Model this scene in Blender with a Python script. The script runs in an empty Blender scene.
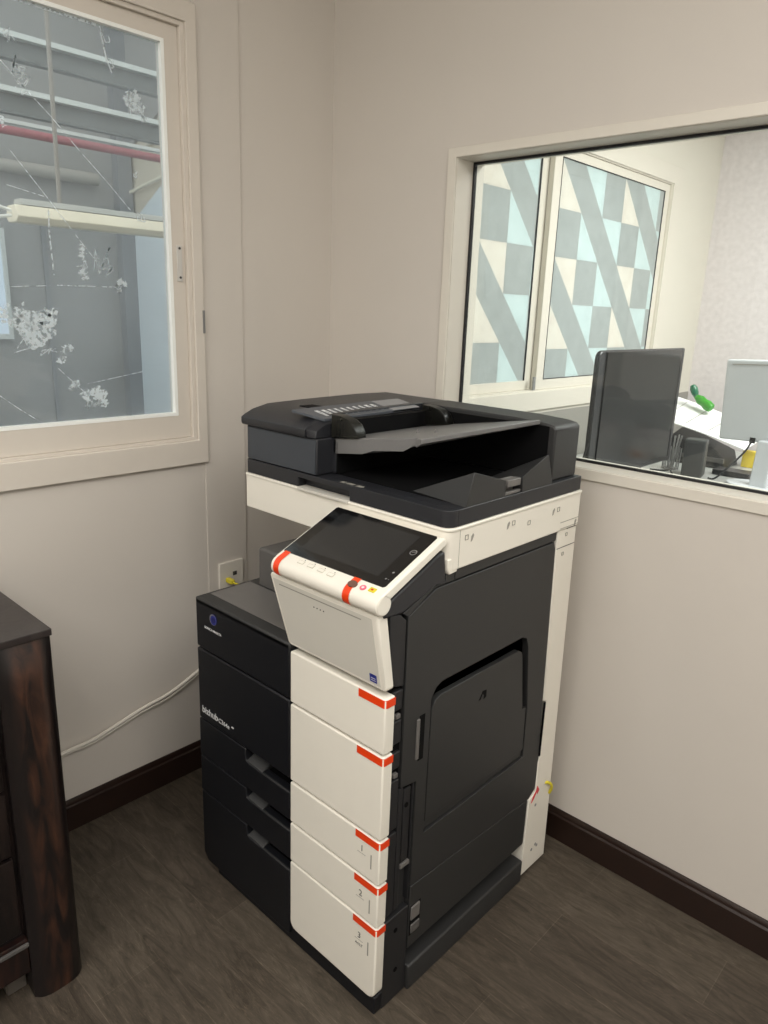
import bpy, bmesh, math, random
from mathutils import Vector, Matrix
from mathutils.geometry import tessellate_polygon
random.seed(7)
S = bpy.context.scene
COL = S.collection

# ------------------------------------------------------------------ camera
FP = 727.1
cam_d = bpy.data.cameras.new('camera'); cam = bpy.data.objects.new('camera', cam_d); COL.objects.link(cam)
cam_d.sensor_fit = 'VERTICAL'; cam_d.sensor_height = 24.0; cam_d.lens = FP*24.0/1024.0
cam_d.clip_start = 0.02
Fv = Vector((-0.65224264, 0.70854753, -0.26933238)); Rv = Vector((0.72847014, 0.68414741, 0.03568702))
Uv = Vector((-0.209549, 0.172924, 0.96238584))
M = Matrix((Rv, Uv, -Fv)).transposed().to_4x4(); M.translation = Vector((1.77074723, -1.63592801, 1.42242345))
cam.matrix_world = M
S.camera = cam
# ------------------------------------------------------------------ view / world
S.view_settings.view_transform = 'Standard'; S.view_settings.look = 'None'
S.view_settings.gamma = 1.0; S.view_settings.use_curve_mapping = False
S.view_settings.exposure = 0.0
W = bpy.data.worlds.new('daylight'); S.world = W; W.use_nodes = True
bg = W.node_tree.nodes['Background']; bg.inputs[0].default_value = (1.0, 0.985, 0.96, 1); bg.inputs[1].default_value = 1.95

def area(name, loc, target, sx, sy, power, color):
    d = bpy.data.lights.new(name, 'AREA'); d.shape = 'RECTANGLE'; d.size = sx; d.size_y = sy
    d.energy = power; d.color = color
    o = bpy.data.objects.new(name, d); COL.objects.link(o); o.location = loc
    o.rotation_euler = (Vector(target)-Vector(loc)).to_track_quat('-Z', 'Y').to_euler()
    return o
area('room_ceiling_lamp', (2.6, -1.5, 2.66), (2.6, -1.5, 0), 1.8, 1.5, 48, (1.0, 0.975, 0.94))
area('room_ceiling_lamp', (1.3, -2.8, 2.66), (1.3, -2.8, 0), 1.8, 1.5, 54, (1.0, 0.975, 0.94))
area('office_ceiling_lamp', (1.9, 1.55, 2.62), (1.9, 1.55, 0), 1.5, 1.2, 120, (1.0, 0.98, 0.95))

# ------------------------------------------------------------------ materials
def lin(c): return tuple(((v/255)/12.92 if v/255 <= .04045 else ((v/255+.055)/1.055)**2.4) for v in c)
def mat(name, rgb, rough=.5, metal=0., spec=.5, noise=0., nscale=30., bump=0., bscale=200., coat=0.):
    m = bpy.data.materials.new(name); m.use_nodes = True; nt = m.node_tree; b = nt.nodes['Principled BSDF']
    c = lin(rgb); b.inputs['Roughness'].default_value = rough; b.inputs['Metallic'].default_value = metal
    b.inputs['Specular IOR Level'].default_value = spec; b.inputs['Coat Weight'].default_value = coat
    tc = nt.nodes.new('ShaderNodeTexCoord')
    n = nt.nodes.new('ShaderNodeTexNoise'); n.inputs['Scale'].default_value = nscale; n.inputs['Detail'].default_value = 5
    nt.links.new(tc.outputs['Object'], n.inputs['Vector'])
    mx = nt.nodes.new('ShaderNodeMix'); mx.data_type = 'RGBA'
    mx.inputs['A'].default_value = tuple(v*(1-noise) for v in c)+(1,); mx.inputs['B'].default_value = tuple(min(1, v*(1+noise)) for v in c)+(1,)
    nt.links.new(n.outputs['Fac'], mx.inputs['Factor']); nt.links.new(mx.outputs['Result'], b.inputs['Base Color'])
    if bump:
        n2 = nt.nodes.new('ShaderNodeTexNoise'); n2.inputs['Scale'].default_value = bscale; n2.inputs['Detail'].default_value = 3
        nt.links.new(tc.outputs['Object'], n2.inputs['Vector'])
        bp = nt.nodes.new('ShaderNodeBump'); bp.inputs['Strength'].default_value = bump; bp.inputs['Distance'].default_value = .002
        nt.links.new(n2.outputs['Fac'], bp.inputs['Height']); nt.links.new(bp.outputs['Normal'], b.inputs['Normal'])
    return m
def emis(name, rgb, s):
    m = bpy.data.materials.new(name); m.use_nodes = True; b = m.node_tree.nodes['Principled BSDF']
    b.inputs['Base Color'].default_value = (0, 0, 0, 1); b.inputs['Emission Color'].default_value = lin(rgb)+(1,); b.inputs['Emission Strength'].default_value = s
    return m
def glassy(name, tint, haze=0., hazecol=(200, 220, 230), refl=1.0, rough=.0, hscale=3.):
    m = bpy.data.materials.new(name); m.use_nodes = True; nt = m.node_tree; nt.nodes.clear()
    out = nt.nodes.new('ShaderNodeOutputMaterial'); t = nt.nodes.new('ShaderNodeBsdfTransparent'); t.inputs[0].default_value = lin(tint)+(1,)
    g = nt.nodes.new('ShaderNodeBsdfGlossy'); g.inputs['Roughness'].default_value = rough
    f = nt.nodes.new('ShaderNodeFresnel'); f.inputs[0].default_value = 1.45
    mu = nt.nodes.new('ShaderNodeMath'); mu.operation = 'MULTIPLY'; mu.inputs[1].default_value = refl; nt.links.new(f.outputs[0], mu.inputs[0])
    m1 = nt.nodes.new('ShaderNodeMixShader'); nt.links.new(mu.outputs[0], m1.inputs[0])
    src = t
    if haze:
        d = nt.nodes.new('ShaderNodeBsdfDiffuse'); d.inputs[0].default_value = lin(hazecol)+(1,)
        tl = nt.nodes.new('ShaderNodeBsdfTranslucent'); tl.inputs[0].default_value = lin(hazecol)+(1,)
        a = nt.nodes.new('ShaderNodeMixShader'); nt.links.new(d.outputs[0], a.inputs[1]); nt.links.new(tl.outputs[0], a.inputs[2])
        m2 = nt.nodes.new('ShaderNodeMixShader'); tc = nt.nodes.new('ShaderNodeTexCoord'); n = nt.nodes.new('ShaderNodeTexNoise'); n.inputs['Scale'].default_value = hscale; n.inputs['Detail'].default_value = 6
        nt.links.new(tc.outputs['Object'], n.inputs['Vector'])
        mr = nt.nodes.new('ShaderNodeMapRange'); mr.inputs[1].default_value = .3; mr.inputs[2].default_value = .75; mr.inputs[3].default_value = haze*.5; mr.inputs[4].default_value = haze*1.6
        nt.links.new(n.outputs['Fac'], mr.inputs[0]); nt.links.new(mr.outputs[0], m2.inputs[0]); nt.links.new(t.outputs[0], m2.inputs[1]); nt.links.new(a.outputs[0], m2.inputs[2]); src = m2
    nt.links.new(src.outputs[0], m1.inputs[1]); nt.links.new(g.outputs[0], m1.inputs[2]); nt.links.new(m1.outputs[0], out.inputs[0])
    return m
def film(name, rgb, tr=.5):
    m = bpy.data.materials.new(name); m.use_nodes = True; nt = m.node_tree; nt.nodes.clear(); out = nt.nodes.new('ShaderNodeOutputMaterial')
    tc = nt.nodes.new('ShaderNodeTexCoord'); n = nt.nodes.new('ShaderNodeTexNoise'); n.inputs['Scale'].default_value = 14; n.inputs['Detail'].default_value = 8
    nt.links.new(tc.outputs['Object'], n.inputs['Vector'])
    mx = nt.nodes.new('ShaderNodeMix'); mx.data_type = 'RGBA'; c = lin(rgb)
    mx.inputs['A'].default_value = tuple(v*.88 for v in c)+(1,); mx.inputs['B'].default_value = tuple(min(1, v*1.1) for v in c)+(1,)
    nt.links.new(n.outputs['Fac'], mx.inputs['Factor'])
    d = nt.nodes.new('ShaderNodeBsdfDiffuse'); t = nt.nodes.new('ShaderNodeBsdfTranslucent'); a = nt.nodes.new('ShaderNodeMixShader'); a.inputs[0].default_value = tr
    nt.links.new(mx.outputs['Result'], d.inputs[0]); nt.links.new(mx.outputs['Result'], t.inputs[0])
    nt.links.new(d.outputs[0], a.inputs[1]); nt.links.new(t.outputs[0], a.inputs[2]); nt.links.new(a.outputs[0], out.inputs[0])
    return m
def residue_mat():
    m = bpy.data.materials.new('torn_film'); m.use_nodes = True; nt = m.node_tree; b = nt.nodes['Principled BSDF']
    b.inputs['Base Color'].default_value = (.85, .9, .92, 1); b.inputs['Roughness'].default_value = .5
    out = nt.nodes['Material Output']; tc = nt.nodes.new('ShaderNodeTexCoord'); n = nt.nodes.new('ShaderNodeTexNoise')
    n.inputs['Scale'].default_value = 95; n.inputs['Detail'].default_value = 7; nt.links.new(tc.outputs['Object'], n.inputs['Vector'])
    r = nt.nodes.new('ShaderNodeMapRange'); r.inputs[1].default_value = .40; r.inputs[2].default_value = .52; nt.links.new(n.outputs['Fac'], r.inputs[0])
    tl = nt.nodes.new('ShaderNodeBsdfTranslucent'); tl.inputs[0].default_value = (.85, .92, .95, 1)
    a = nt.nodes.new('ShaderNodeMixShader'); nt.links.new(b.outputs[0], a.inputs[1]); nt.links.new(tl.outputs[0], a.inputs[2])
    t = nt.nodes.new('ShaderNodeBsdfTransparent'); x = nt.nodes.new('ShaderNodeMixShader')
    nt.links.new(r.outputs[0], x.inputs[0]); nt.links.new(t.outputs[0], x.inputs[1]); nt.links.new(a.outputs[0], x.inputs[2]); nt.links.new(x.outputs[0], out.inputs[0])
    return m
def floor_mat():
    m = bpy.data.materials.new('vinyl_planks'); m.use_nodes = True; nt = m.node_tree; L = nt.links.new; b = nt.nodes['Principled BSDF']
    tc = nt.nodes.new('ShaderNodeTexCoord'); mp = nt.nodes.new('ShaderNodeMapping'); mp.inputs['Location'].default_value = (.37, .085, 0)
    L(tc.outputs['Object'], mp.inputs[0])
    br = nt.nodes.new('ShaderNodeTexBrick'); br.inputs['Scale'].default_value = 1; br.inputs['Brick Width'].default_value = .92; br.inputs['Row Height'].default_value = .152
    br.inputs['Mortar Size'].default_value = .0008; br.inputs['Mortar Smooth'].default_value = .3; br.offset = .37
    br.inputs['Color1'].default_value = lin((84, 77, 68))+(1,); br.inputs['Color2'].default_value = lin((74, 67, 59))+(1,); br.inputs['Mortar'].default_value = lin((98, 90, 79))+(1,)
    L(mp.outputs[0], br.inputs[0])
    m2 = nt.nodes.new('ShaderNodeMapping'); m2.inputs['Scale'].default_value = (3., 16, 1); L(tc.outputs['Object'], m2.inputs[0])
    n = nt.nodes.new('ShaderNodeTexNoise'); n.inputs['Scale'].default_value = 2.2; n.inputs['Detail'].default_value = 10; n.inputs['Roughness'].default_value = .72; n.inputs['Distortion'].default_value = 1.6; L(m2.outputs[0], n.inputs['Vector'])
    cr = nt.nodes.new('ShaderNodeValToRGB'); cr.color_ramp.elements[0].position = .3; cr.color_ramp.elements[1].position = .75
    cr.color_ramp.elements[0].color = (.42, .40, .37, 1); cr.color_ramp.elements[1].color = (1.4, 1.37, 1.33, 1); L(n.outputs['Fac'], cr.inputs[0])
    m3 = nt.nodes.new('ShaderNodeMapping'); m3.inputs['Scale'].default_value = (7., 70, 1); L(tc.outputs['Object'], m3.inputs[0])
    n3 = nt.nodes.new('ShaderNodeTexNoise'); n3.inputs['Scale'].default_value = 3; n3.inputs['Detail'].default_value = 8; n3.inputs['Distortion'].default_value = 2.5; n3.inputs['Roughness'].default_value = .75; L(m3.outputs[0], n3.inputs['Vector'])
    c3 = nt.nodes.new('ShaderNodeValToRGB'); c3.color_ramp.elements[0].position = .54; c3.color_ramp.elements[1].position = .74
    c3.color_ramp.elements[0].color = (1, 1, 1, 1); c3.color_ramp.elements[1].color = (2.3, 2.2, 2.05, 1); L(n3.outputs['Fac'], c3.inputs[0])
    x = nt.nodes.new('ShaderNodeMix'); x.data_type = 'RGBA'; x.blend_type = 'MULTIPLY'; x.inputs['Factor'].default_value = 1; L(br.outputs['Color'], x.inputs['A']); L(cr.outputs[0], x.inputs['B'])
    y = nt.nodes.new('ShaderNodeMix'); y.data_type = 'RGBA'; y.blend_type = 'MULTIPLY'; y.inputs['Factor'].default_value = 1; L(x.outputs['Result'], y.inputs['A']); L(c3.outputs[0], y.inputs['B'])
    L(y.outputs['Result'], b.inputs['Base Color']); b.inputs['Roughness'].default_value = .5; b.inputs['Specular IOR Level'].default_value = .35
    bp = nt.nodes.new('ShaderNodeBump'); bp.inputs['Strength'].default_value = .25; bp.inputs['Distance'].default_value = .001; L(n.outputs['Fac'], bp.inputs['Height']); L(bp.outputs['Normal'], b.inputs['Normal'])
    return m
def wood_mat(name, dark, light, yc=None, yw=.03, rough=.35, amt=1.):
    m = bpy.data.materials.new(name); m.use_nodes = True; nt = m.node_tree; L = nt.links.new; b = nt.nodes['Principled BSDF']
    tc = nt.nodes.new('ShaderNodeTexCoord'); mp = nt.nodes.new('ShaderNodeMapping'); mp.inputs['Scale'].default_value = (22, 22, 5); L(tc.outputs['Object'], mp.inputs[0])
    n = nt.nodes.new('ShaderNodeTexNoise'); n.inputs['Scale'].default_value = 1.4; n.inputs['Detail'].default_value = 9; n.inputs['Distortion'].default_value = 1.2; L(mp.outputs[0], n.inputs['Vector'])
    cr = nt.nodes.new('ShaderNodeMapRange'); cr.inputs[1].default_value = .38; cr.inputs[2].default_value = .68; cr.inputs[4].default_value = amt; L(n.outputs['Fac'], cr.inputs[0])
    fac = cr.outputs[0]
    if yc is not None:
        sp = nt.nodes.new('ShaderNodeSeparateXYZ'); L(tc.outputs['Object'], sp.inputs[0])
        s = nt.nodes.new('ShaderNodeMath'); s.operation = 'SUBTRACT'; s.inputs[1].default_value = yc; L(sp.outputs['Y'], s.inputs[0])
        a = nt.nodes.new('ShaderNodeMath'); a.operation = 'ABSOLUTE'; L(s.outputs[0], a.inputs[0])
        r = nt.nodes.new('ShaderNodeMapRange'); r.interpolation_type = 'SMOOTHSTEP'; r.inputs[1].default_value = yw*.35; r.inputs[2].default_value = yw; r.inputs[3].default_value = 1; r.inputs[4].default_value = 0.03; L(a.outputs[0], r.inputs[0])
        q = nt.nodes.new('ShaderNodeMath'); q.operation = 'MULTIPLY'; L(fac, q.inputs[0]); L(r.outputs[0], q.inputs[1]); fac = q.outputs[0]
    x = nt.nodes.new('ShaderNodeMix'); x.data_type = 'RGBA'; x.inputs['A'].default_value = lin(dark)+(1,); x.inputs['B'].default_value = lin(light)+(1,); L(fac, x.inputs['Factor'])
    L(x.outputs['Result'], b.inputs['Base Color']); b.inputs['Roughness'].default_value = rough
    bp = nt.nodes.new('ShaderNodeBump'); bp.inputs['Strength'].default_value = .3; bp.inputs['Distance'].default_value = .002; L(n.outputs['Fac'], bp.inputs['Height']); L(bp.outputs['Normal'], b.inputs['Normal'])
    return m

WALL = mat('wall_paint', (209, 202, 193), .6, noise=.03, nscale=3, bump=.08, bscale=300)
WALLW = mat('office_paint', (222, 217, 205), .6, noise=.03, nscale=3)
PLASTER = mat('rough_plaster', (226, 219, 220), .8, noise=.16, nscale=34, bump=1., bscale=45)
CEIL = mat('ceiling_paint', (225, 222, 215), .8)
FLOOR = floor_mat()
TRIM = mat('frame_paint', (214, 206, 195), .4, noise=.02)
CREAM = mat('cream_aluminium', (221, 215, 203), .38, noise=.02)
GASKET = mat('black_gasket', (22, 22, 24), .5)
SEAL = mat('white_seal', (248, 250, 246), .4)
BASEB = mat('baseboard_wood', (38, 25, 20), .3, noise=.25, nscale=18)
WHITE = mat('printer_white', (234, 229, 217), .42, noise=.015, bump=.05, bscale=900)
WHITEG = mat('printer_white_door', (206, 202, 192), .42, noise=.015)
BLACK = mat('printer_black', (20, 21, 25), .45, spec=.35, noise=.05, bump=.1, bscale=1200)
DARK = mat('printer_charcoal', (43, 43, 43), .5, noise=.04, bump=.1, bscale=1200)
DARKB = mat('feeder_charcoal', (36, 37, 41), .42, noise=.04, bump=.1, bscale=1200)
SIDED = mat('printer_side_black', (33, 33, 35), .5, noise=.04, bump=.1, bscale=1200)
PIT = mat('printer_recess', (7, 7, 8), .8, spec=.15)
GREYP = mat('printer_grey', (104, 101, 98), .45, noise=.03)
MIDG = mat('printer_mid_grey', (88, 86, 84), .5, noise=.03)
TAPE = mat('orange_tape', (232, 66, 18), .35, noise=.06, nscale=60)
SCREEN = mat('screen_glass', (14, 14, 15), .08, spec=.6)
DISP = mat('display_glass', (34, 35, 36), .12, spec=.6)
SMOKE = glassy('smoked_plastic', (120, 118, 108), .12, (95, 95, 88), .7, .3)
INK = mat('grey_print', (150, 147, 138), .6)
INKD = mat('dark_print', (60, 58, 56), .6)
WPRINT = mat('white_print', (215, 215, 215), .5)
BLUEP = mat('blue_print', (34, 44, 130), .4, noise=.2, nscale=90)
RED = mat('red_plastic', (205, 40, 50), .4)
PINK = mat('pink_button', (228, 108, 130), .4)
YEL = mat('yellow_plastic', (215, 200, 50), .4)
METAL = mat('grey_metal', (150, 150, 150), .35, metal=.6)
CABLE = mat('white_cable', (222, 216, 205), .45)
BCABLE = mat('black_cable', (30, 30, 32), .5)

# ------------------------------------------------------------------ mesh helpers
def B(): return bmesh.new()
def box(bm, x0, x1, y0, y1, z0, z1):
    v = [bm.verts.new((x, y, z)) for x in (x0, x1) for y in (y0, y1) for z in (z0, z1)]
    for f in ((0, 1, 3, 2), (4, 6, 7, 5), (0, 4, 5, 1), (2, 3, 7, 6), (0, 2, 6, 4), (1, 5, 7, 3)): bm.faces.new([v[i] for i in f])
    return v
def ax(axis, u, v, w):   # axis: extrusion axis; (u,v) in plane
    return (w, u, v) if axis == 'x' else ((u, w, v) if axis == 'y' else (u, v, w))
def prism(bm, axis, pts, w0, w1, holes=()):
    loops = [list(pts)]+[list(h) for h in holes]; flat = [p for l in loops for p in l]
    a = [bm.verts.new(ax(axis, p[0], p[1], w0)) for p in flat]; b = [bm.verts.new(ax(axis, p[0], p[1], w1)) for p in flat]
    if holes:
        for t in tessellate_polygon([[Vector((p[0], p[1], 0)) for p in l] for l in loops]):
            bm.faces.new([a[i] for i in t]); bm.faces.new([b[i] for i in reversed(t)])
    else:
        bm.faces.new(a); bm.faces.new(list(reversed(b)))
    k = 0
    for l in loops:
        n = len(l)
        for i in range(n):
            j = (i+1) % n; bm.faces.new((a[k+i], a[k+j], b[k+j], b[k+i]))
        k += n
def hull(bm, pts):
    vs = [bm.verts.new(p) for p in pts]; bmesh.ops.convex_hull(bm, input=vs)
def cyl(bm, p0, p1, r0, r1=None, n=20):
    r1 = r0 if r1 is None else r1; p0 = Vector(p0); p1 = Vector(p1); q = (p1-p0).to_track_quat('Z', 'Y')
    ra = [bm.verts.new(p0+q@Vector((r0*math.cos(t), r0*math.sin(t), 0))) for t in (2*math.pi*i/n for i in range(n))]
    rb = [bm.verts.new(p1+q@Vector((r1*math.cos(t), r1*math.sin(t), 0))) for t in (2*math.pi*i/n for i in range(n))]
    for i in range(n): bm.faces.new((ra[i], ra[(i+1) % n], rb[(i+1) % n], rb[i]))
    bm.faces.new(list(reversed(ra))); bm.faces.new(rb)
def spline(pts, k=8):
    P = [Vector(p) for p in pts]; P = [2*P[0]-P[1]]+P+[2*P[-1]-P[-2]]; out = []
    for i in range(1, len(P)-2):
        a, b, c, d = P[i-1:i+3]
        for j in range(k):
            t = j/k; out.append(.5*((2*b)+(c-a)*t+(2*a-5*b+4*c-d)*t*t+(3*b-a-3*c+d)*t**3))
    out.append(P[-2]); return out
def tube(bm, pts, r, n=8, k=8, smooth=True):
    P = spline(pts, k) if smooth and len(pts) > 2 else [Vector(p) for p in pts]; rings = []
    up = Vector((0, 0, 1))
    for i, p in enumerate(P):
        t = (P[min(i+1, len(P)-1)]-P[max(i-1, 0)]).normalized()
        s = t.cross(up); s = s.normalized() if s.length > .05 else t.cross(Vector((1, 0, 0))).normalized(); u = s.cross(t)
        rings.append([bm.verts.new(p+s*r*math.cos(2*math.pi*q/n)+u*r*math.sin(2*math.pi*q/n)) for q in range(n)])
    for a, b in zip(rings, rings[1:]):
        for q in range(n): bm.faces.new((a[q], a[(q+1) % n], b[(q+1) % n], b[q]))
    bm.faces.new(list(reversed(rings[0]))); bm.faces.new(rings[-1])
SPLIT = {'screw', 'seam', 'screen_mark', 'indicator_dot', 'printed_label', 'tray_peg', 'icon_mark'}
def islands(bm):
    bmesh.ops.remove_doubles(bm, verts=bm.verts[:], dist=1e-6); seen = set(); out = []
    for v in bm.verts:
        if v in seen: continue
        st = [v]; seen.add(v); comp = set()
        while st:
            a = st.pop()
            for e in a.link_edges:
                w = e.other_vert(a)
                if w not in seen: seen.add(w); st.append(w)
            comp.update(a.link_faces)
        out.append(comp)
    return out
def obj(name, bm, m, parent=None, bev=0., seg=2, smooth=False, label=None, loc=None):
    if name in SPLIT:
        res = None
        for comp in islands(bm):
            nb = bmesh.new(); mp = {}
            for f in comp:
                for v in f.verts:
                    if v not in mp: mp[v] = nb.verts.new(v.co)
            for f in comp: nb.faces.new([mp[v] for v in f.verts])
            res = obj1(name, nb, m, parent, bev, seg, smooth, label, loc)
        bm.free(); return res
    return obj1(name, bm, m, parent, bev, seg, smooth, label, loc)
def obj1(name, bm, m, parent=None, bev=0., seg=2, smooth=False, label=None, loc=None):
    bmesh.ops.recalc_face_normals(bm, faces=bm.faces)
    me = bpy.data.meshes.new(name); bm.to_mesh(me); bm.free()
    for x in (m if isinstance(m, (list, tuple)) else [m]): me.materials.append(x)
    if smooth:
        for p in me.polygons: p.use_smooth = True
        me.set_sharp_from_angle(angle=math.radians(35))
    o = bpy.data.objects.new(name, me); COL.objects.link(o); o.parent = parent
    if loc: o.location = loc
    if bev:
        md = o.modifiers.new('bevel', 'BEVEL'); md.width = bev; md.segments = seg; md.limit_method = 'ANGLE'; md.angle_limit = math.radians(40)
        md.harden_normals = False
        for p in me.polygons: p.use_smooth = True
        me.set_sharp_from_angle(angle=math.radians(40))
    if label: o['label'] = label
    return o
def boxo(name, d, m, parent=None, bev=0., seg=2, label=None):
    bm = B(); box(bm, *d); return obj(name, bm, m, parent, bev, seg, label=label)
def poly(name, axis, pts, w0, w1, m, parent=None, bev=0., seg=2, holes=(), label=None):
    bm = B(); prism(bm, axis, pts, w0, w1, holes); return obj(name, bm, m, parent, bev, seg, label=label)
def thing(name, label, cat, loc=(0, 0, 0), rz=0., group=None):
    o = bpy.data.objects.new(name, None); COL.objects.link(o); o.location = loc; o.rotation_euler = (0, 0, rz); o.empty_display_size = .05
    o['label'] = label; o['category'] = cat
    if group: o['group'] = group
    return o
def tag(o, label, cat, group=None):
    o['label'] = label; o['category'] = cat
    if group: o['group'] = group
    return o
def struct(o, label=None):
    o['kind'] = 'structure'
    if label: o['label'] = label
    return o
def structE(name, label, loc=(0, 0, 0)):
    o = bpy.data.objects.new(name, None); COL.objects.link(o); o.location = loc; o['kind'] = 'structure'; o['label'] = label; return o
def text(name, s, size, origin, xdir, ydir, m, parent, depth=.0002, bold=0.):
    cu = bpy.data.curves.new('t', 'FONT'); cu.body = s; cu.size = size; cu.extrude = depth; cu.offset = bold
    t = bpy.data.objects.new('t', cu); COL.objects.link(t); dg = bpy.context.evaluated_depsgraph_get(); dg.update()
    me = bpy.data.meshes.new_from_object(t.evaluated_get(dg)); COL.objects.unlink(t); bpy.data.objects.remove(t); bpy.data.curves.remove(cu)
    X = Vector(xdir).normalized(); Y = Vector(ydir).normalized(); Z = X.cross(Y)
    mt = Matrix((X, Y, Z)).transposed().to_4x4(); mt.translation = Vector(origin); me.transform(mt)
    me.materials.clear(); me.materials.append(m); me.name = name
    o = bpy.data.objects.new(name, me); COL.objects.link(o); o.parent = parent; return o
def rect(a, b, c, d): return [(a, c), (b, c), (b, d), (a, d)]
def ring(bm, axis, o, i, w0, w1): prism(bm, axis, rect(*o), w0, w1, [rect(*i)])

# ------------------------------------------------------------------ room shell
ZC = 2.75
bm = B(); box(bm, -.08, 3.8, -3.9, 3.3, -.08, 0); struct(obj('floor', bm, FLOOR), 'dark grey-brown wood-look vinyl plank floor')
bm = B(); box(bm, -.08, 3.8, -3.9, 3.3, ZC, ZC+.08); struct(obj('ceiling', bm, CEIL))
bm = B(); prism(bm, 'x', rect(-3.9, 3.1, 0, ZC), -.08, 0., [rect(-1.95, -.505, 1.047, 2.079), rect(.60, 2.47, 1.07, 2.13)])
struct(obj('wall_left', bm, WALL), 'beige painted wall with the dirty sliding window')
bm = B(); prism(bm, 'y', rect(0, 3.8, 0, ZC), 0., .12, [rect(.478, 2.95, 1.058, 1.809)])
struct(obj('wall_right', bm, WALL), 'beige painted wall with the interior window')
struct(boxo('wall_back', (3.8, 3.88, -3.9, 3.3, 0, ZC), CEIL)); struct(boxo('wall_front', (-.08, 3.88, -3.98, -3.9, 0, ZC), CEIL))
struct(boxo('wall_office', (0, 3.8, 3.09, 3.2, 0, ZC), PLASTER), 'rough white plaster wall at the far end of the office')
# inner linings that give the office its own paint
bm = B(); prism(bm, 'x', rect(.12, 3.09, 0, ZC), 0., .004, [rect(.60, 2.47, 1.07, 2.13)])
struct(obj('wall_office_side', bm, WALLW), 'cream office wall around the patterned window')
struct(boxo('trim_8', (.004, .010, .125, 3.085, 0, .985), mat('wall_shade_grey', (150, 147, 140), .5)), 'added grey board painting the shade on the wall below the office window sill')  # added board, its grey paints the shadow on the lower office wall
def baseboard(name, x0, x1, y0, y1, inner):
    bm = B()
    if inner == 'x': prism(bm, 'y', [(x0, 0), (x1, 0), (x1, .074), (x1-.005, .078), (x1-.005, .084), (x0+.004, .092), (x0, .092)], y0, y1)
    else: prism(bm, 'x', [(y1, 0), (y0, 0), (y0, .074), (y0+.005, .078), (y0+.005, .084), (y1-.004, .092), (y1, .092)], x0, x1)
    return struct(obj(name, bm, BASEB, bev=.001))
baseboard('baseboard_left', 0, .014, -3.9, 0, 'x'); baseboard('baseboard_right', .014, 3.8, -.014, 0, 'y')
struct(boxo('trim_1', (0, .0045, -.482, -.342, .092, ZC), WALL, bev=.0015), 'flat vertical wall batten between window and corner')

# window_1: dirty sliding window in the left wall
w1 = structE('window_1', 'beige sliding window with cracked dirty glass in the left wall')
bm = B(); ring(bm, 'x', (-1.99, -.476, .98, 2.124), (-1.95, -.505, 1.047, 2.079), 0., .013)
obj('window_frame', bm, TRIM, w1, bev=.002)
bm = B(); ring(bm, 'x', (-1.95, -.505, 1.047, 2.079), (-1.938, -.517, 1.055, 2.069), -.075, .004); obj('window_track', bm, TRIM, w1, bev=.001)
bm = B(); ring(bm, 'x', (-1.16, -.517, 1.055, 2.069), (-1.10, -.5565, 1.122, 2.030), -.045, -.008); obj('sash', bm, TRIM, w1, bev=.002)
bm = B(); ring(bm, 'x', (-1.104, -.5555, 1.118, 2.033), (-1.095, -.5640, 1.1265, 2.0245), -.026, -.007); obj('white_seal', bm, SEAL, w1, label='white rubber seal round the glass')
G1 = glassy('dirty_glass', (236, 240, 240), .13, (214, 222, 228), .8)
bm = B(); box(bm, -.024, -.020, -1.101, -.559, 1.122, 2.029); obj('glass_pane', bm, G1, w1)
bm = B(); ring(bm, 'x', (-1.938, -1.16, 1.055, 2.069), (-1.90, -1.19, 1.122, 2.03), -.072, -.048); obj('sash', bm, TRIM, w1, bev=.002)
boxo('glass_pane', (-.062, -.058, -1.90, -1.19, 1.122, 2.03), G1, w1)
# latch strip
lt = boxo('latch', (-.008, -.0045, -.5425, -.5275, 1.472, 1.562), mat('latch_paint', (205, 202, 196), .35), w1, bev=.001)
bm = B()
for z in (1.482, 1.555): cyl(bm, (-.0045, -.535, z), (-.0025, -.535, z), .0032, n=10)
obj('screw', bm, INKD, lt)
bm = B(); box(bm, .013, .017, -.482, -.477, 1.34, 1.40); obj('hinge_pin', bm, METAL, w1)
# torn film and scratches on the glass
RES = residue_mat(); XR = -.0195
bm = B()
def blob(cy, cz, ry, rz, n=22):
    for i in range(n):
        t = random.random()*6.283; q = random.random()**.6; y = cy+ry*q*math.cos(t); z = cz+rz*q*math.sin(t); k = random.randint(4, 7); r0 = random.uniform(.12, .42)*min(ry, rz)
        a0 = random.random()*6.3; e = random.uniform(1., 2.2)
        bm.faces.new([bm.verts.new((XR+i*.00002, y+r0*random.uniform(.6, 1.3)*math.cos(a0+6.283*j/k)*e, z+r0*random.uniform(.6, 1.3)*math.sin(a0+6.283*j/k))) for j in range(k)])
def strip(pts, w):
    for (p, q) in zip(pts, pts[1:]):
        d = Vector((0, q[0]-p[0], q[1]-p[1]))
        if d.length < 1e-6: continue
        s = Vector((0, -d.z, d.y)).normalized()*w/2; a = Vector((XR+.0002, p[0], p[1])); b = Vector((XR+.0002, q[0], q[1]))
        bm.faces.new([bm.verts.new(v) for v in (a-s, b-s, b+s, a+s)])
def squiggle(cy, cz, r, n, w=.0022):
    p = [(cy, cz)]
    for i in range(n): p.append((cy+random.uniform(-r, r), cz+random.uniform(-r, r)*1.1))
    strip(p, w)
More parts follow.
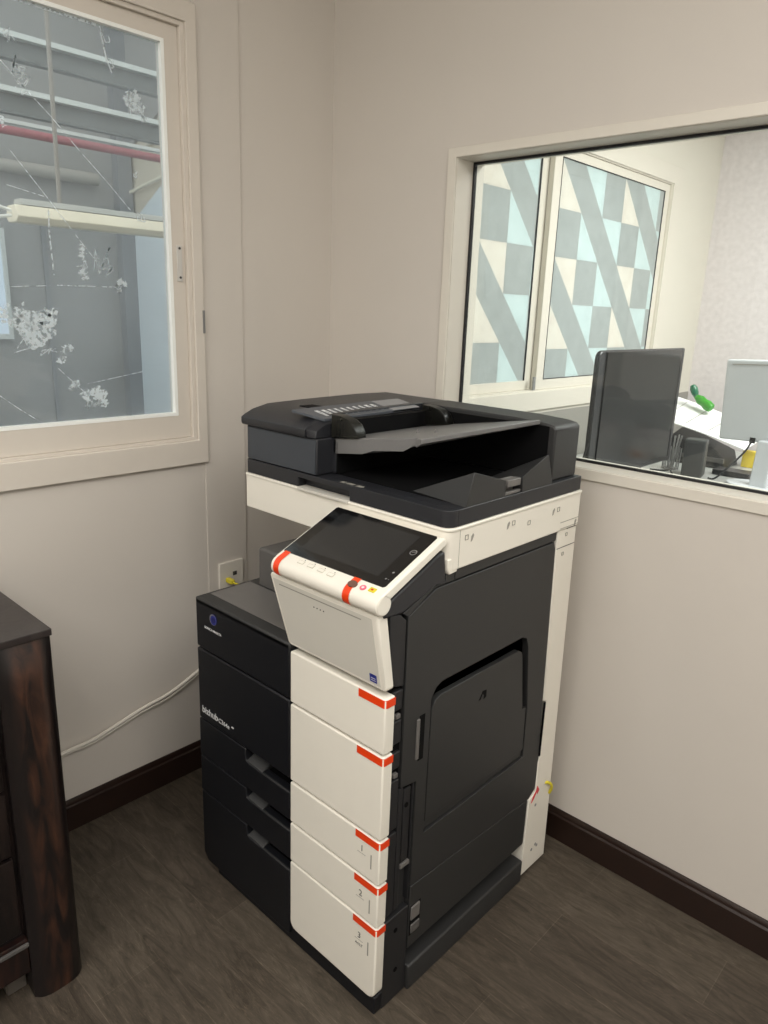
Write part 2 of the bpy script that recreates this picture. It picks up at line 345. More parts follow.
for (cy, cz, ry, rz) in [(-.955, 1.375, .045, .030), (-.915, 1.355, .040, .035), (-.885, 1.372, .025, .022), (-.920, 1.325, .020, .022),
                         (-.636, 1.885, .022, .020), (-.625, 1.87, .015, .014), (-.787, 1.52, .010, .028), (-.79, 1.475, .014, .012), (-.845, 1.30, .012, .014), (-.86, 1.275, .010, .008),
                         (-.80, 1.185, .018, .014), (-.775, 1.19, .018, .018), (-.76, 1.165, .012, .01), (-.83, 1.215, .010, .010), (-.99, 1.985, .02, .03), (-.95, 1.78, .012, .012), (-.69, 1.462, .012, .01)]:
    blob(cy, cz, ry, rz)
for (cy, cz, r, n) in [(-.745, 1.51, .030, 12), (-.725, 1.485, .018, 8), (-.905, 1.895, .022, 14), (-.895, 1.86, .020, 12), (-.915, 1.95, .015, 10), (-.95, 2.0, .03, 10), (-.63, 1.88, .030, 12), (-.61, 1.84, .015, 7),
                       (-.79, 1.18, .028, 14), (-.835, 1.205, .016, 8), (-.79, 1.50, .02, 8), (-.70, 1.455, .02, 7), (-.93, 1.345, .05, 16), (-.89, 1.29, .02, 6), (-.645, 1.72, .010, 5), (-.63, 1.62, .012, 5), (-.70, 2.0, .012, 7), (-.69, 1.95, .01, 6)]:
    squiggle(cy, cz, r, n)
strip([(-.945, 1.905), (-.90, 1.862), (-.84, 1.81), (-.78, 1.75), (-.72, 1.695), (-.66, 1.635)], .0022)
strip([(-.935, 1.725), (-.86, 1.635), (-.80, 1.56), (-.75, 1.50)], .0018)
strip([(-.87, 1.255), (-.83, 1.215), (-.79, 1.175)], .002); strip([(-1.03, 1.215), (-.97, 1.165), (-.93, 1.135)], .0016)
strip([(-.862, 1.62), (-.865, 1.56), (-.862, 1.47)], .0035); strip([(-.955, 1.655), (-.87, 1.64)], .0018)
strip([(-.96, 1.44), (-.85, 1.448), (-.70, 1.45)], .0018); strip([(-.80, 1.215), (-.65, 1.24)], .0012)
strip([(-.712, 2.02), (-.70, 1.96), (-.688, 1.93)], .0035); strip([(-1.095, 2.020), (-.90, 2.022), (-.72, 2.021)], .006)
obj('torn_film', bm, RES, w1, label='torn white film scraps and scratches on the glass')

# warehouse seen through window_1
GW = mat('grey_cladding', (150, 151, 150), .6, noise=.14, nscale=1.6)
struct(boxo('wall_warehouse', (-6.15, -6.0, -4.0, 2.7, -.1, 5.2), GW), 'grey clad warehouse wall beyond the left window')
PALE = mat('pale_sheet', (214, 226, 234), .4, noise=.05, nscale=4); CRW = mat('cream_cladding', (200, 194, 178), .6, noise=.08, nscale=3)
struct(boxo('wall_warehouse_end', (-6.0, -.3, 2.6, 2.75, -.1, 5.2), CRW), 'cream end wall of the warehouse')
struct(boxo('floor_warehouse', (-6.15, -.08, -4.0, 2.75, -.18, -.1), mat('concrete', (120, 120, 118), .8, noise=.1, nscale=3)))
poly('trim_2', 'y', [(-5.99, -.1), (-.6, -.1), (-.6, 3.6), (-4.6, 3.15), (-5.28, 2.55), (-5.9, 2.22)], 2.575, 2.6, PALE)
bpy.data.objects['trim_2']['kind'] = 'structure'
bm = B(); box(bm, -6.0, -5.88, 2.42, 2.575, -.1, 5.0); box(bm, -5.99, -5.97, 1.62, 1.66, -.1, 2.2); struct(obj('trim_3', bm, mat('steel_column', (128, 132, 136), .5)), 'grey steel column in the warehouse corner')
PUR = mat('galvanised_purlin', (214, 220, 218), .45, noise=.06); 
DPUR = mat('purlin_web_shade', (120, 124, 124), .5)  # darker copy of the purlin colour, paints the shade below the bright lip
for i, z in enumerate((2.855, 2.57)):
    bm = B(); box(bm, -3.07, -3.0, -4.0, 2.56, z-.028, z); st0 = struct(obj('trim_%d' % (4+i), bm, PUR), 'pale steel rail across the warehouse')
    bm = B(); prism(bm, 'y', [(-3.07, z-.028), (-3.05, z-.028), (-3.05, z-.12), (-3.01, z-.14), (-3.07, z-.14)], -4.0, 2.56); obj('rail_web', bm, DPUR, st0)
bm = B(); box(bm, -3.05, -3.0, -4.0, 2.56, 2.375, 2.395); struct(obj('trim_6', bm, PUR))
poly('trim_7', 'y', [(-5.99, 2.9), (-5.28, 3.2), (-3.2, 4.1), (-3.2, 5.15), (-5.99, 5.15)], 2.57, 2.598, GW); bpy.data.objects['trim_7']['kind'] = 'structure'
bm = B(); tube(bm, [(-2.95, -4.0, 2.325), (-2.95, 2.58, 2.325)], .024, smooth=False, n=14); tag(obj('red_pipe', bm, mat('red_paint', (160, 90, 98), .45), smooth=True), 'thin red pipe running across the grey warehouse wall', 'pipe')
bm = B(); tube(bm, [(-5.9, -4.0, 2.58), (-5.9, 2.2, 2.58)], .06, smooth=False, n=14); tag(obj('grey_pipe', bm, mat('grey_pipe_paint', (160, 158, 152), .5), smooth=True), 'thick grey pipe under the red pipe in the warehouse', 'pipe')
bm = B(); tube(bm, [(-5.93, 2.55, 2.50), (-5.28, 2.555, 2.60), (-4.4, 2.555, 2.75)], .018, smooth=False); tag(obj('diagonal_conduit', bm, mat('cream_conduit', (225, 222, 205), .5)), 'lower cream conduit on the warehouse end wall', 'conduit', 'conduits on the warehouse end wall')
bm = B(); tube(bm, [(-5.85, 2.56, 2.86), (-5.28, 2.56, 2.97), (-4.4, 2.56, 3.15)], .016, smooth=False); tag(obj('diagonal_conduit', bm, mat('pale_conduit', (205, 200, 188), .5)), 'upper cream conduit on the warehouse end wall', 'conduit', 'conduits on the warehouse end wall')
wd = structE('window_4', 'bright daylight opening in the warehouse wall')
boxo('pane', (-5.995, -5.97, .2, 1.22, 1.05, 1.98), emis('daylight', (225, 240, 255), 1.0), wd)
bm = B(); ring(bm, 'x', (.15, 1.26, 1.0, 2.03), (.2, 1.22, 1.05, 1.98), -6., -5.95); obj('window_frame', bm, PUR, wd)
fl = thing('fluorescent_light', 'long pale yellow fluorescent batten hung in the warehouse beyond the dirty glass', 'ceiling light', (-2.0, .25, 1.74))
bm = B(); prism(bm, 'y', [(-.07, .035), (-.045, .01), (.045, .01), (.07, .035), (.05, .085), (-.05, .085)], -.43, .62); obj('light_body', bm, mat('light_body', (255, 246, 222), .4), fl, bev=.004)
bm = B(); prism(bm, 'y', [(-.05, .087), (.05, .087), (.035, .115), (-.035, .115)], -.40, .60); obj('reflector', bm, mat('light_top', (185, 186, 180), .5), fl, bev=.003)
bm = B(); tube(bm, [(0, -.43, .06), (0, -.5, .075), (0, -.53, .05), (0, -.49, .03), (0, -.43, .04)], .008); obj('supply_cable', bm, SEAL, fl, smooth=True)
bm = B(); tube(bm, [(0, -.20, .11), (0, -.19, 1.1)], .011, smooth=False); obj('hanger_rod', bm, mat('rod', (150, 145, 138), .5), fl)

# window_2: fixed interior window in the right wall
w2 = structE('window_2', 'cream framed interior window looking into the office')
bm = B(); ring(bm, 'y', (.452, 2.975, 1.032, 1.832), (.4785, 2.9495, 1.0585, 1.8085), -.006, .0); obj('window_frame', bm, CREAM, w2, bev=.0015)
bm = B(); ring(bm, 'y', (.478, 2.95, 1.058, 1.809), (.4795, 2.948, 1.0595, 1.8075), .0, .12); obj('window_lining', bm, CREAM, w2)
bm = B(); ring(bm, 'y', (.4795, 2.948, 1.0595, 1.8075), (.4855, 2.942, 1.0655, 1.8015), .070, .080); obj('gasket', bm, GASKET, w2, label='black rubber gasket')
G2 = glassy('clear_glass', (243, 247, 246), .012, (200, 205, 205), .9)
boxo('glass_pane', (.4855, 2.942, .073, .077, 1.0655, 1.8015), G2, w2)

# window_3: patterned frosted window of the office
w3 = structE('window_3', 'cream sliding window with geometric frosted film in the office')
bm = B(); ring(bm, 'x', (.56, 2.566, 1.00, 2.20), (.62, 2.45, 1.085, 2.115), .004, .016); obj('window_frame', bm, CREAM, w3, bev=.002)
bm = B(); ring(bm, 'x', (.60, 2.47, 1.07, 2.13), (.625, 2.445, 1.09, 2.11), -.075, .006); obj('window_track', bm, CREAM, w3)
bm = B(); ring(bm, 'x', (1.275, 2.445, 1.09, 2.11), (1.335, 2.392, 1.135, 2.072), -.03, -.004); obj('sash', bm, CREAM, w3, bev=.002)
bm = B(); ring(bm, 'x', (.625, 1.285, 1.09, 2.11), (.68, 1.225, 1.132, 2.065), -.062, -.034); obj('sash', bm, CREAM, w3, bev=.002)
boxo('latch', (-.004, .004, 1.245, 1.262, 1.09, 1.15), METAL, w3, bev=.001)
bm = B()
for a, b in (((1.335, 1.338), (1.135, 2.072)), ((2.388, 2.392), (1.135, 2.072))): box(bm, -.012, -.003, a[0], a[1], b[0], b[1])
box(bm, -.012, -.003, 1.335, 2.392, 2.069, 2.072); box(bm, -.012, -.003, 1.335, 2.392, 1.135, 1.138); box(bm, -.045, -.033, 1.222, 1.226, 1.132, 2.065); obj('gasket', bm, GASKET, w3)
FGR = film('film_grey', (204, 210, 209)); FCY = film('film_cyan', (232, 247, 247)); FCR = film('film_cream', (255, 248, 238))
def pattern(x0, y0, y1, z0, z1, u0, v0, c=.2):
    bm = B()
    for col in range(-1, 8):
        for row in range(0, 7):
            k = (col-row) % 3; ya, yb = u0+(col-1)*c, u0+col*c; zt, zb = v0-(row-1)*c, v0-row*c
            P = [bm.verts.new((x0, ya, zt)), bm.verts.new((x0, yb, zt)), bm.verts.new((x0, yb, zb)), bm.verts.new((x0, ya, zb))]
            up = bm.faces.new((P[0], P[1], P[2])); lo = bm.faces.new((P[0], P[2], P[3]))
            tc = 2 if col % 3 == 1 else 1; up.material_index = {2: 0, 0: 0, 1: tc}[k]; lo.material_index = {2: 0, 0: tc, 1: 0}[k]
    for co, no in (((0, y0, 0), (0, -1, 0)), ((0, y1, 0), (0, 1, 0)), ((0, 0, z0), (0, 0, -1)), ((0, 0, z1), (0, 0, 1))):
        bmesh.ops.bisect_plane(bm, geom=bm.verts[:]+bm.edges[:]+bm.faces[:], plane_co=co, plane_no=no, clear_outer=True)
    return bm
def add_film(*a):
    bm = pattern(*a); me = bpy.data.meshes.new('frosted_pane')
    r = bmesh.ops.extrude_face_region(bm, geom=bm.faces[:]); bmesh.ops.translate(bm, verts=[v for v in r['geom'] if isinstance(v, bmesh.types.BMVert)], vec=(-.003, 0, 0))
    o = obj('frosted_pane', bm, [FGR, FCY, FCR], w3); return o
add_film(-.008, 1.338, 2.388, 1.138, 2.069, 1.34, 2.07)
add_film(-.040, .68, 1.222, 1.132, 2.065, .815, 2.10)

# ------------------------------------------------------------------ printer
OX, OY = .37502, -.76348
P = thing('office_printer', 'tall black and white multifunction office printer with orange tape, standing in the corner', 'printer', (OX, OY, 0))
bm = B()
box(bm, .004, .598, .078, .58, .112, .742); box(bm, .05, .56, .078, .56, .03, .112); box(bm, .004, .016, .022, .078, .03, .742); box(bm, .346, .598, .027, .078, .112, .742); box(bm, .35, .598, .03, .58, .742, .948); box(bm, .004, .36, .40, .58, .742, .948)
obj('body_frame', bm, DARK, P, bev=.002)
bm = B(); box(bm, .05, .610, .007, .56, .0, .045); obj('plinth', bm, BLACK, P, bev=.003)
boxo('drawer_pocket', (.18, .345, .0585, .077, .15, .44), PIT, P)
# side ledge
bm = B(); prism(bm, 'y', [(.56, 0), (.621, 0), (.621, .060), (.619, .064), (.56, .066)], .1005, .546); obj('side_ledge', bm, DARK, P, bev=.003)
# output bay
bm = B(); box(bm, .035, .355, .158, .42, .742, .852); obj('output_tray', bm, MIDG, P, bev=.006, label='dark grey block of the output bay')
bm = B(); box(bm, .0, .345, .0, .43, .742, .757); tc_ = obj('top_cover', bm, DARK, P, bev=.004)
bm = B(); box(bm, .012, .345, .034, .150, .757, .7585); obj('top_panel', bm, GREYP, tc_, bev=.0007, label='flat top panel, its lighter grey a painted grazing reflection')  # lighter grey paints the grazing reflection on the flat top
# black front
XW = .344
boxo('front_cover', (.0, XW, 0, .022, .631, .7545), BLACK, P, bev=.004, label='upper black front cover with round emblem')
boxo('front_cover', (.0, XW, 0, .022, .4385, .627), BLACK, P, bev=.004, label='middle black front cover with white lettering')
fc = [o for o in bpy.data.objects if o.name.startswith('front_cover')]; fc.sort(key=lambda o: o.name)
# emblem: a sphere mark with bright rim and blue globe
bm = B(); cyl(bm, (.0725, 0, .720), (.0725, -.0009, .720), .0135, n=28); obj('emblem', bm, BLUEP, fc[0], label='small round blue emblem')
bm = B(); cyl(bm, (.074, -.0009, .719), (.074, -.0012, .719), .0065, n=20); obj('emblem_core', bm, mat('deep_blue', (18, 22, 90), .4), fc[0])
bm = B()
for i in range(28):
    t0, t1 = 2*math.pi*i/28, 2*math.pi*(i+1)/28
    w0, w1_ = .0022+.0016*math.cos(t0-2.3), .0022+.0016*math.cos(t1-2.3)
    q = [(.0725+r*math.cos(t), -.0012, .720+r*math.sin(t)) for t, r in ((t0, .0135), (t1, .0135), (t1, .0135-w1_), (t0, .0135-w0))]
    bm.faces.new([bm.verts.new(v) for v in q])
obj('emblem_rim', bm, METAL, fc[0])
text('lettering', 'KONICA MINOLTA', .0078, (.036, -.0003, .6885), (1, 0, 0), (0, 0, 1), WPRINT, fc[0], bold=.0002)
text('lettering', 'bizhub', .0250, (.014, -.0003, .459), (1, 0, 0), (0, 0, 1), WPRINT, fc[1], bold=.0003)
text('lettering', 'C364e', .0165, (.0820, -.0003, .459), (1, 0, 0), (0, 0, 1), WPRINT, fc[1], bold=.0001)
bm = B(); box(bm, .135, .143, -.0008, 0, .468, .471); obj('mark', bm, WPRINT, fc[1])

def tape(parent, h1, hh=.0165, a0=.546):
    prof = [(a0, -.0012), (.606, -.0012)]+[(.609+.0066*math.sin(t), .006-.0072*math.cos(t)) for t in (0., .4, .8, 1.2, 1.57)]+[(.6156, .026)]
    bm = B(); n = len(prof)
    inn = [(x-(.0008 if i > 1 else 0), y+(.0008 if i < n-1 else 0)) for i, (x, y) in enumerate(prof)]
    lo = [bm.verts.new((x, y, h1-hh)) for x, y in prof]; hi = [bm.verts.new((x, y, h1)) for x, y in prof]
    for i in range(n-1): bm.faces.new((lo[i], lo[i+1], hi[i+1], hi[i]))
    obj('orange_tape', bm, TAPE, parent, smooth=True, label='strip of orange packing tape')
def white_panel(name, h0, h1, parent=P, bottom_round=0., m=WHITE, label=None, a0=None):
    a0 = XW+.003 if a0 is None else a0; a1 = .6145
    if bottom_round:
        r = bottom_round; pts = [(a0, h1), (a0, h0+r)]+[(a0+r-r*math.cos(t), h0+r-r*math.sin(t)) for t in (.4, .8, 1.2, 1.57)]+[(a1-r+r*math.sin(t), h0+r-r*math.cos(t)) for t in (0, .4, .8, 1.2)]+[(a1, h0+r), (a1, h1)]
    else: pts = rect(a0, a1, h0, h1)
    return poly(name, 'y', pts, -.0005, .0265, m, parent, bev=.0035, seg=3, label=label)
p2 = white_panel('white_cover', .6265, .7425, label='upper white front cover'); tape(p2, .7405)
p3 = white_panel('white_cover', .4385, .6215, label='large white front cover'); tape(p3, .6195)
# drawers
def drawer(h0, h1, lip, rnd, lab, deep):
    a0, an = .0, .186
    bm = B()
    prism(bm, 'y', [(a0, h0+ (.018 if rnd else 0)), (a0+(.018 if rnd else 0), h0), (XW, h0), (XW, lip), (an+.012, lip), (an+.003, lip+.004), (an, lip+.012), (an, h1), (a0, h1)] if True else [], 0, .022)
    d = obj('paper_drawer', bm, BLACK, P, bev=.002, label=lab)
    bm = B(); prism(bm, 'x', [(.004, lip+.000), (.030, lip-.006), (.050, lip-.004), (.055, lip+.03), (.058, lip+.03), (.056, lip-.012), (.03, lip-.014), (.004, lip-.010)][::-1], an+.002, XW)
    h_ = obj('drawer_handle', bm, PIT, d, bev=.001, label='recessed finger pull')
    bm = B(); hull(bm, [(an+.003, .002, lip+.004), (an+.060, .002, lip+.0015), (an+.056, .046, lip+.010), (an+.006, .050, lip+.030), (an+.003, .002, lip-.004), (an+.060, .002, lip-.004), (an+.056, .046, lip-.004), (an+.006, .050, lip-.004)]); obj('pull_ramp', bm, mat('pull_highlight', (52, 52, 52), .5), h_, bev=.002, label='curved end of the finger pull, its grey a painted highlight')  # grey colour paints the highlight on the curved end of the scoop
    bm = B(); box(bm, an+.058, XW, .001, .006, lip-.003, lip+.0012); obj('pull_lip', bm, DARK, h_, bev=.001)
    return d
# cut clearance for the pulls: dark pocket lining
d1 = drawer(.3345, .4355, .402, False, 'upper paper drawer, number 1', 1)
d2 = drawer(.2325, .3305, .303, False, 'middle paper drawer, number 2', 1)
d3 = drawer(.024, .2285, .198, True, 'bottom paper drawer, number 3', 1)
T1 = white_panel('white_front', .3335, .4335, d1, label='white drawer front with number 1'); T2 = white_panel('white_front', .2315, .3290, d2, label='white drawer front with number 2'); T3 = white_panel('white_front', .0475, .2275, d3, .02, label='tall white drawer front with number 3')
for T, h in ((T1, .4325), (T2, .328), (T3, .2265)): tape(T, h, .0165, .549)
YF = -.0007
for T, n, h in ((T1, '1', .3885), (T2, '2', .2815), (T3, '3', .176)):
    text('number', n, .020, (.5625, YF, h+.001), (1, 0, 0), (0, 0, 1), INKD, T)
    bm = B(); box(bm, .5915, .5945, -.0009, -.0004, h-.026, h+.007); obj('level_window', bm, INK, T)
    bm = B(); box(bm, .555, .578, -.0008, -.0004, h-.0045, h-.0035); obj('print_line', bm, INK, T)
text('lettering', 'A4/LT', .0085, (.5565, YF, .1585), (1, 0, 0), (0, 0, 1), INKD, T3)

# leaning upper white door
bm = B()
def dp(a, h, off=0.):   # point on the leaning door plane
    return (a, -.0205*(h-.755)/(.895-.755)-off, h)
lo = [(.343, .7565), (.6135, .7565)]; hi = [(.610, .910), (.310, .910)]
hull(bm, [dp(*p) for p in lo+hi]+[dp(p[0]-.0, p[1], -.022) for p in lo+hi])
ud = obj('toner_door', bm, WHITE, P, bev=.006, seg=4, label='white upper door leaning forward under the control panel')
bm = B(); hull(bm, [dp(a, h, .0006) for a, h in ((.350, .764), (.602, .764), (.592, .900), (.319, .900))]+[dp(a, h, -.002) for a, h in ((.350, .764), (.602, .764), (.592, .900), (.319, .900))])
obj('door_panel', bm, WHITEG, ud, label='greyer inset of the upper door')
bm = B(); hull(bm, [dp(a, h, .0009) for a, h in ((.337, .8895), (.566, .8895), (.566, .892), (.337, .892))]+[dp(.4, .891, 0)]); obj('slot', bm, INK, ud)
bm = B()
for i in range(4): cyl(bm, dp(.438+.009*i, .873, .0005), dp(.438+.009*i, .873, .0013), .0014, n=8)
obj('indicator_dot', bm, INKD, ud)
bm = B(); hull(bm, [dp(a, h, .001) for a, h in ((.576, .768), (.594, .768), (.594, .785), (.576, .785))]+[dp(.58, .778, 0)]); q = obj('badge', bm, BLUEP, ud, label='small blue certification badge')
bm = B(); hull(bm, [dp(a, h, .0013) for a, h in ((.579, .776), (.591, .776), (.591, .7775), (.579, .7775))]+[dp(.585, .7768, 0)]); hull(bm, [dp(a, h, .0013) for a, h in ((.579, .772), (.591, .772), (.591, .7732), (.579, .7732))]+[dp(.585, .7725, 0)]); obj('print_line', bm, WPRINT, q)

# control panel
pe = Vector((0, .155, .068)).normalized(); pn = Vector((0, -pe.z, pe.y)); PP0 = Vector((0, -.020, .953))
def pp(a, t, n=0.): return Vector((a, 0, 0))+PP0+pe*t+pn*n
cp = obj('control_panel', (lambda bm: (hull(bm, [pp(a, t, n) for a in (.333, .6185) for t, n in ((-.008, 0), (.170, 0), (.177, -.006), (.177, -.018), (-.008, -.020))]), bm)[1])(B()), WHITE, P, bev=.0035, seg=3, label='tilted white control panel with touch screen')
bm = B(); cyl(bm, pp(.334, -.008, -.019), pp(.6185, -.008, -.019), .019, n=40); rl = obj('panel_roll', bm, WHITE, cp, bev=.0015, smooth=False)
bm = B(); cyl(bm, pp(.6185, -.008, -.019), pp(.6195, -.008, -.019), .0165, n=32); obj('roll_cap', bm, WHITE, rl, bev=.0004)
def glass_plate(name, pts, n0, n1, m, parent, bev=0., label=None):
    bm = B(); hull(bm, [pp(a, t, n) for a, t in pts for n in (n0, n1)]); return obj(name, bm, m, parent, bev, 2, label=label)
sc = glass_plate('touch_screen', ((.339, .012), (.603, .014), (.6065, .018), (.6065, .165), (.603, .170), (.339, .170), (.336, .166), (.336, .015)), -.002, .0008, SCREEN, cp, .0004, 'black glass touch screen')
glass_plate('display', ((.365, .034), (.574, .034), (.574, .157), (.365, .157)), -.001, .0010, DISP, sc, label='dark grey display area')
bm = B()
for a, t, r in ((.592, .113, .0075), (.595, .053, .0024), (.593, .034, .0020), (.599, .034, .0012)):
    n = 20
    for i in range(n):
        t0, t1 = 2*math.pi*i/n, 2*math.pi*(i+1)/n; ri = r*.72 if r > .005 else 0.0001
        bm.faces.new([bm.verts.new(pp(a+q*math.cos(s), t+q*math.sin(s), .0011)) for s, q in ((t0, r), (t1, r), (t1, ri), (t0, ri))])
bm.faces.new([bm.verts.new(pp(a, t, .0011)) for a, t in ((.588, .112), (.596, .115), (.596, .117), (.588, .114))])
obj('screen_mark', bm, METAL, sc)
RC = pp(0, -.008, -.019)
def rollpt(a, ang, r=.0219): return Vector((a, RC.y-r*math.sin(ang-.41)*1., RC.z+r*math.cos(ang-.41)))  # ang 0 = panel normal
def rolltape(a0, a1, m=TAPE, lab='orange packing tape over the panel edge', tt=.014, endang=2.25, skew=0.):
    bm = B(); prof = [(t, .0012) for t in (tt, .004, -.008)]
    rows = [(pp(a0+skew*(t+.01), t, n), pp(a1+skew*(t+.01), t, n)) for t, n in prof]
    for k in range(1, 10):
        an = endang*k/9; p = rollpt(0, 0); 
        c = RC; d = pn*math.cos(an)-pe*math.sin(an); q = c+d*.0200
        rows.append((Vector((a0, 0, 0))+q, Vector((a1, 0, 0))+q))
    vs = [(bm.verts.new(a), bm.verts.new(b)) for a, b in rows]
    for u, v in zip(vs, vs[1:]): bm.faces.new((u[0], u[1], v[1], v[0]))
    return obj('orange_tape', bm, m, cp, smooth=True, label=lab)
rolltape(.342, .358); rolltape(.535, .552)
def rollbtn(name, a, an, w, h, m, parent, rnd=True, lab=None, rr=.0200):
    bm = B(); d = pn*math.cos(an)-pe*math.sin(an); tg = pe*math.cos(an)+pn*math.sin(an); c = RC+d*rr+Vector((a, 0, 0)); n = 20 if rnd else 4
    top = []; 
    for i in range(n):
        t = 2*math.pi*(i+(0 if rnd else .5))/n; k = 1. if rnd else 1.41
        top.append(c+Vector((w/2*k*math.cos(t), 0, 0))+tg*(h/2*k*math.sin(t)))
    hull(bm, top+[p-d*.002 for p in top]); return obj(name, bm, m, parent, label=lab)
def pbtn(name, a, t, w, h, m, parent, n1=.0012, k=20, lab=None):
    bm = B(); c = [pp(a+w/2*math.cos(6.2832*(i+(.5 if k == 4 else 0))/k)*(1.41 if k == 4 else 1), t+h/2*math.sin(6.2832*(i+(.5 if k == 4 else 0))/k)*(1.41 if k == 4 else 1), 0) for i in range(k)]
    hull(bm, [q-pn*.006 for q in c]+[q+pn*n1 for q in c]); return obj(name, bm, m, parent, label=lab)
pbtn('power_button', .5455, -.0035, .020, .016, mat('brown_button', (110, 78, 66), .35), cp, .0030, lab='dark brown round button')
q = pbtn('stop_button', .570, -.002, .013, .012, PINK, cp, .0016, lab='pink round button'); pbtn('stop_mark', .570, -.002, .0055, .0055, WPRINT, q, .0020)
q = pbtn('start_button', .5905, .0005, .014, .010, YEL, cp, .0016, 4, lab='yellow green button'); pbtn('start_mark', .5905, .0005, .006, .004, RED, q, .0020)
KEY = mat('key_white', (190, 185, 170), .5)
for a, t in ((.402, .001), (.430, .001), (.459, .0), (.486, -.001)):
    k = pbtn('function_key', a, t, .016, .009, KEY, cp, .0008, 4); pbtn('key_face', a, t, .0138, .0068, WHITE, k, .0012, 4); pbtn('key_light', a+.004, t+.0075, .002, .002, INKD, k, .0008, 8)
bm = B(); prism(bm, 'x', [(-.012, .903), (.035, .9), (.13, .93), (.158, .925), (.150, .992), (.132, .990), (.10, .975), (-.008, .928)], .36, .6135); obj('panel_bracket', bm, DARKB, P, bev=.004, label='dark sloping bracket under the control panel')

# right side
A0, A1 = .596, .6135
bm = B()
prism(bm, 'x', [(.0275, .757), (.050, .752), (.050, .883), (.034, .897), (.006, .905), (.012, .80)], A0, .612)
for h0, h1 in ((.705, .745), (.634, .682), (.579, .614), (.441, .553), (.236, .431)): box(bm, .0275, .0505 if h0 > .43 else .0505, 0, 0, 0, 0) if False else box(bm, A0, .611, .0275, .0505, h0, h1)
for h0, h1 in ((.50, .525), (.441, .47)): pass
box(bm, A0, .6105, .053, .066, .236, .525); box(bm, A0, .6105, .0955, .0985, .236, .52)
obj('side_trim', bm, SIDED, P, bev=.0015)
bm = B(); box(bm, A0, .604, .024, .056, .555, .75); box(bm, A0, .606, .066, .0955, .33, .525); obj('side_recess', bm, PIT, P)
for h in (.690, .562): boxo('catch', (.600, .6105, .036, .048, h-.005, h+.004), GREYP, P, bev=.001, label='small grey catch')
lb = boxo('latch_bar', (A0, .6095, .070, .090, .345, .515), SIDED, P, bev=.0015); bm = B(); cyl(bm, (.6095, .078, .478), (.611, .078, .478), .0055, n=12); obj('screw', bm, PIT, lb, bev=.0005); boxo('catch', (.606, .612, .068, .094, .330, .340), GREYP, lb, bev=.001)
sc_ = poly('corner_cover', 'x', rect(.0275, .099, .001, .222), A0, .612, SIDED, P, bev=.002)
bm = B(); cyl(bm, (.612, .061, .184), (.6130, .061, .184), .0055, n=14); cyl(bm, (.612, .066, .078), (.6130, .066, .078), .0055, n=14); obj('screw', bm, PIT, sc_)
# big side door with bypass opening
outer = [(.054, .889), (.130, .9235), (.5545, .9235), (.561, .905), (.577, .51), (.587, .34), (.584, .256), (.556, .2395), (.5115, .2445), (.101, .2705), (.101, .522), (.0545, .530)]
hole = [(.134, .382), (.134, .690), (.148, .712), (.166, .719), (.455, .719), (.474, .710), (.482, .690), (.506, .520), (.508, .384)]
sd = poly('side_door', 'x', outer, A0, A1, DARK, P, bev=.0012, holes=[hole], label='large charcoal side door')
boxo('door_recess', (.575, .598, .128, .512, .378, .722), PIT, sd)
by = poly('bypass_tray', 'x', [(.1375, .407), (.139, .665), (.150, .683), (.166, .689), (.445, .689), (.459, .681), (.464, .668), (.486, .524), (.501, .524), (.505, .407)][::-1], .600, .6125, DARK, P, bev=.0012, label='folded manual feed tray set into the side door')
poly('tray_lip', 'x', [(.1375, .385), (.1375, .405), (.505, .405), (.505, .387)], .598, .6085, DARK, by, bev=.001)
bm = B(); prism(bm, 'x', [(.300, .621), (.306, .621), (.3125, .6325), (.318, .628), (.3175, .618), (.327, .621), (.3265, .638), (.3125, .640)], .6120, .6130); obj('tray_mark', bm, PIT, by)
hd = boxo('door_handle', (.604, .6165, .0925, .1005, .575, .663), GREYP, sd, bev=.001, label='grey vertical door latch'); boxo('handle_recess', (.6105, .6142, .101, .117, .568, .668), PIT, sd)
ld = poly('lower_side_door', 'x', [(.102, .2665), (.5115, .2420), (.554, .2370), (.552, .112), (.550, .107), (.102, .107)][::-1], A0, .613, DARK, P, bev=.0015)
boxo('latch', (.606, .6165, .106, .134, .178, .212), GREYP, ld, bev=.002, label='grey plastic latch'); boxo('latch_recess', (.606, .6135, .104, .138, .138, .214), PIT, ld); boxo('latch', (.606, .6160, .108, .136, .142, .165), MIDG, ld, bev=.002)
poly('upper_side_trim', 'x', [(.186, .927), (.186, .9485), (.5605, .9485), (.5605, .927)], A0, .6130, DARK, P, bev=.001)
poly('neck_trim', 'x', [(.052, .8895), (.128, .9265), (.184, .927), (.184, .944), (.158, .944), (.158, .930), (.12, .928), (.04, .899)], A0, .6125, DARK, P, bev=.0008)
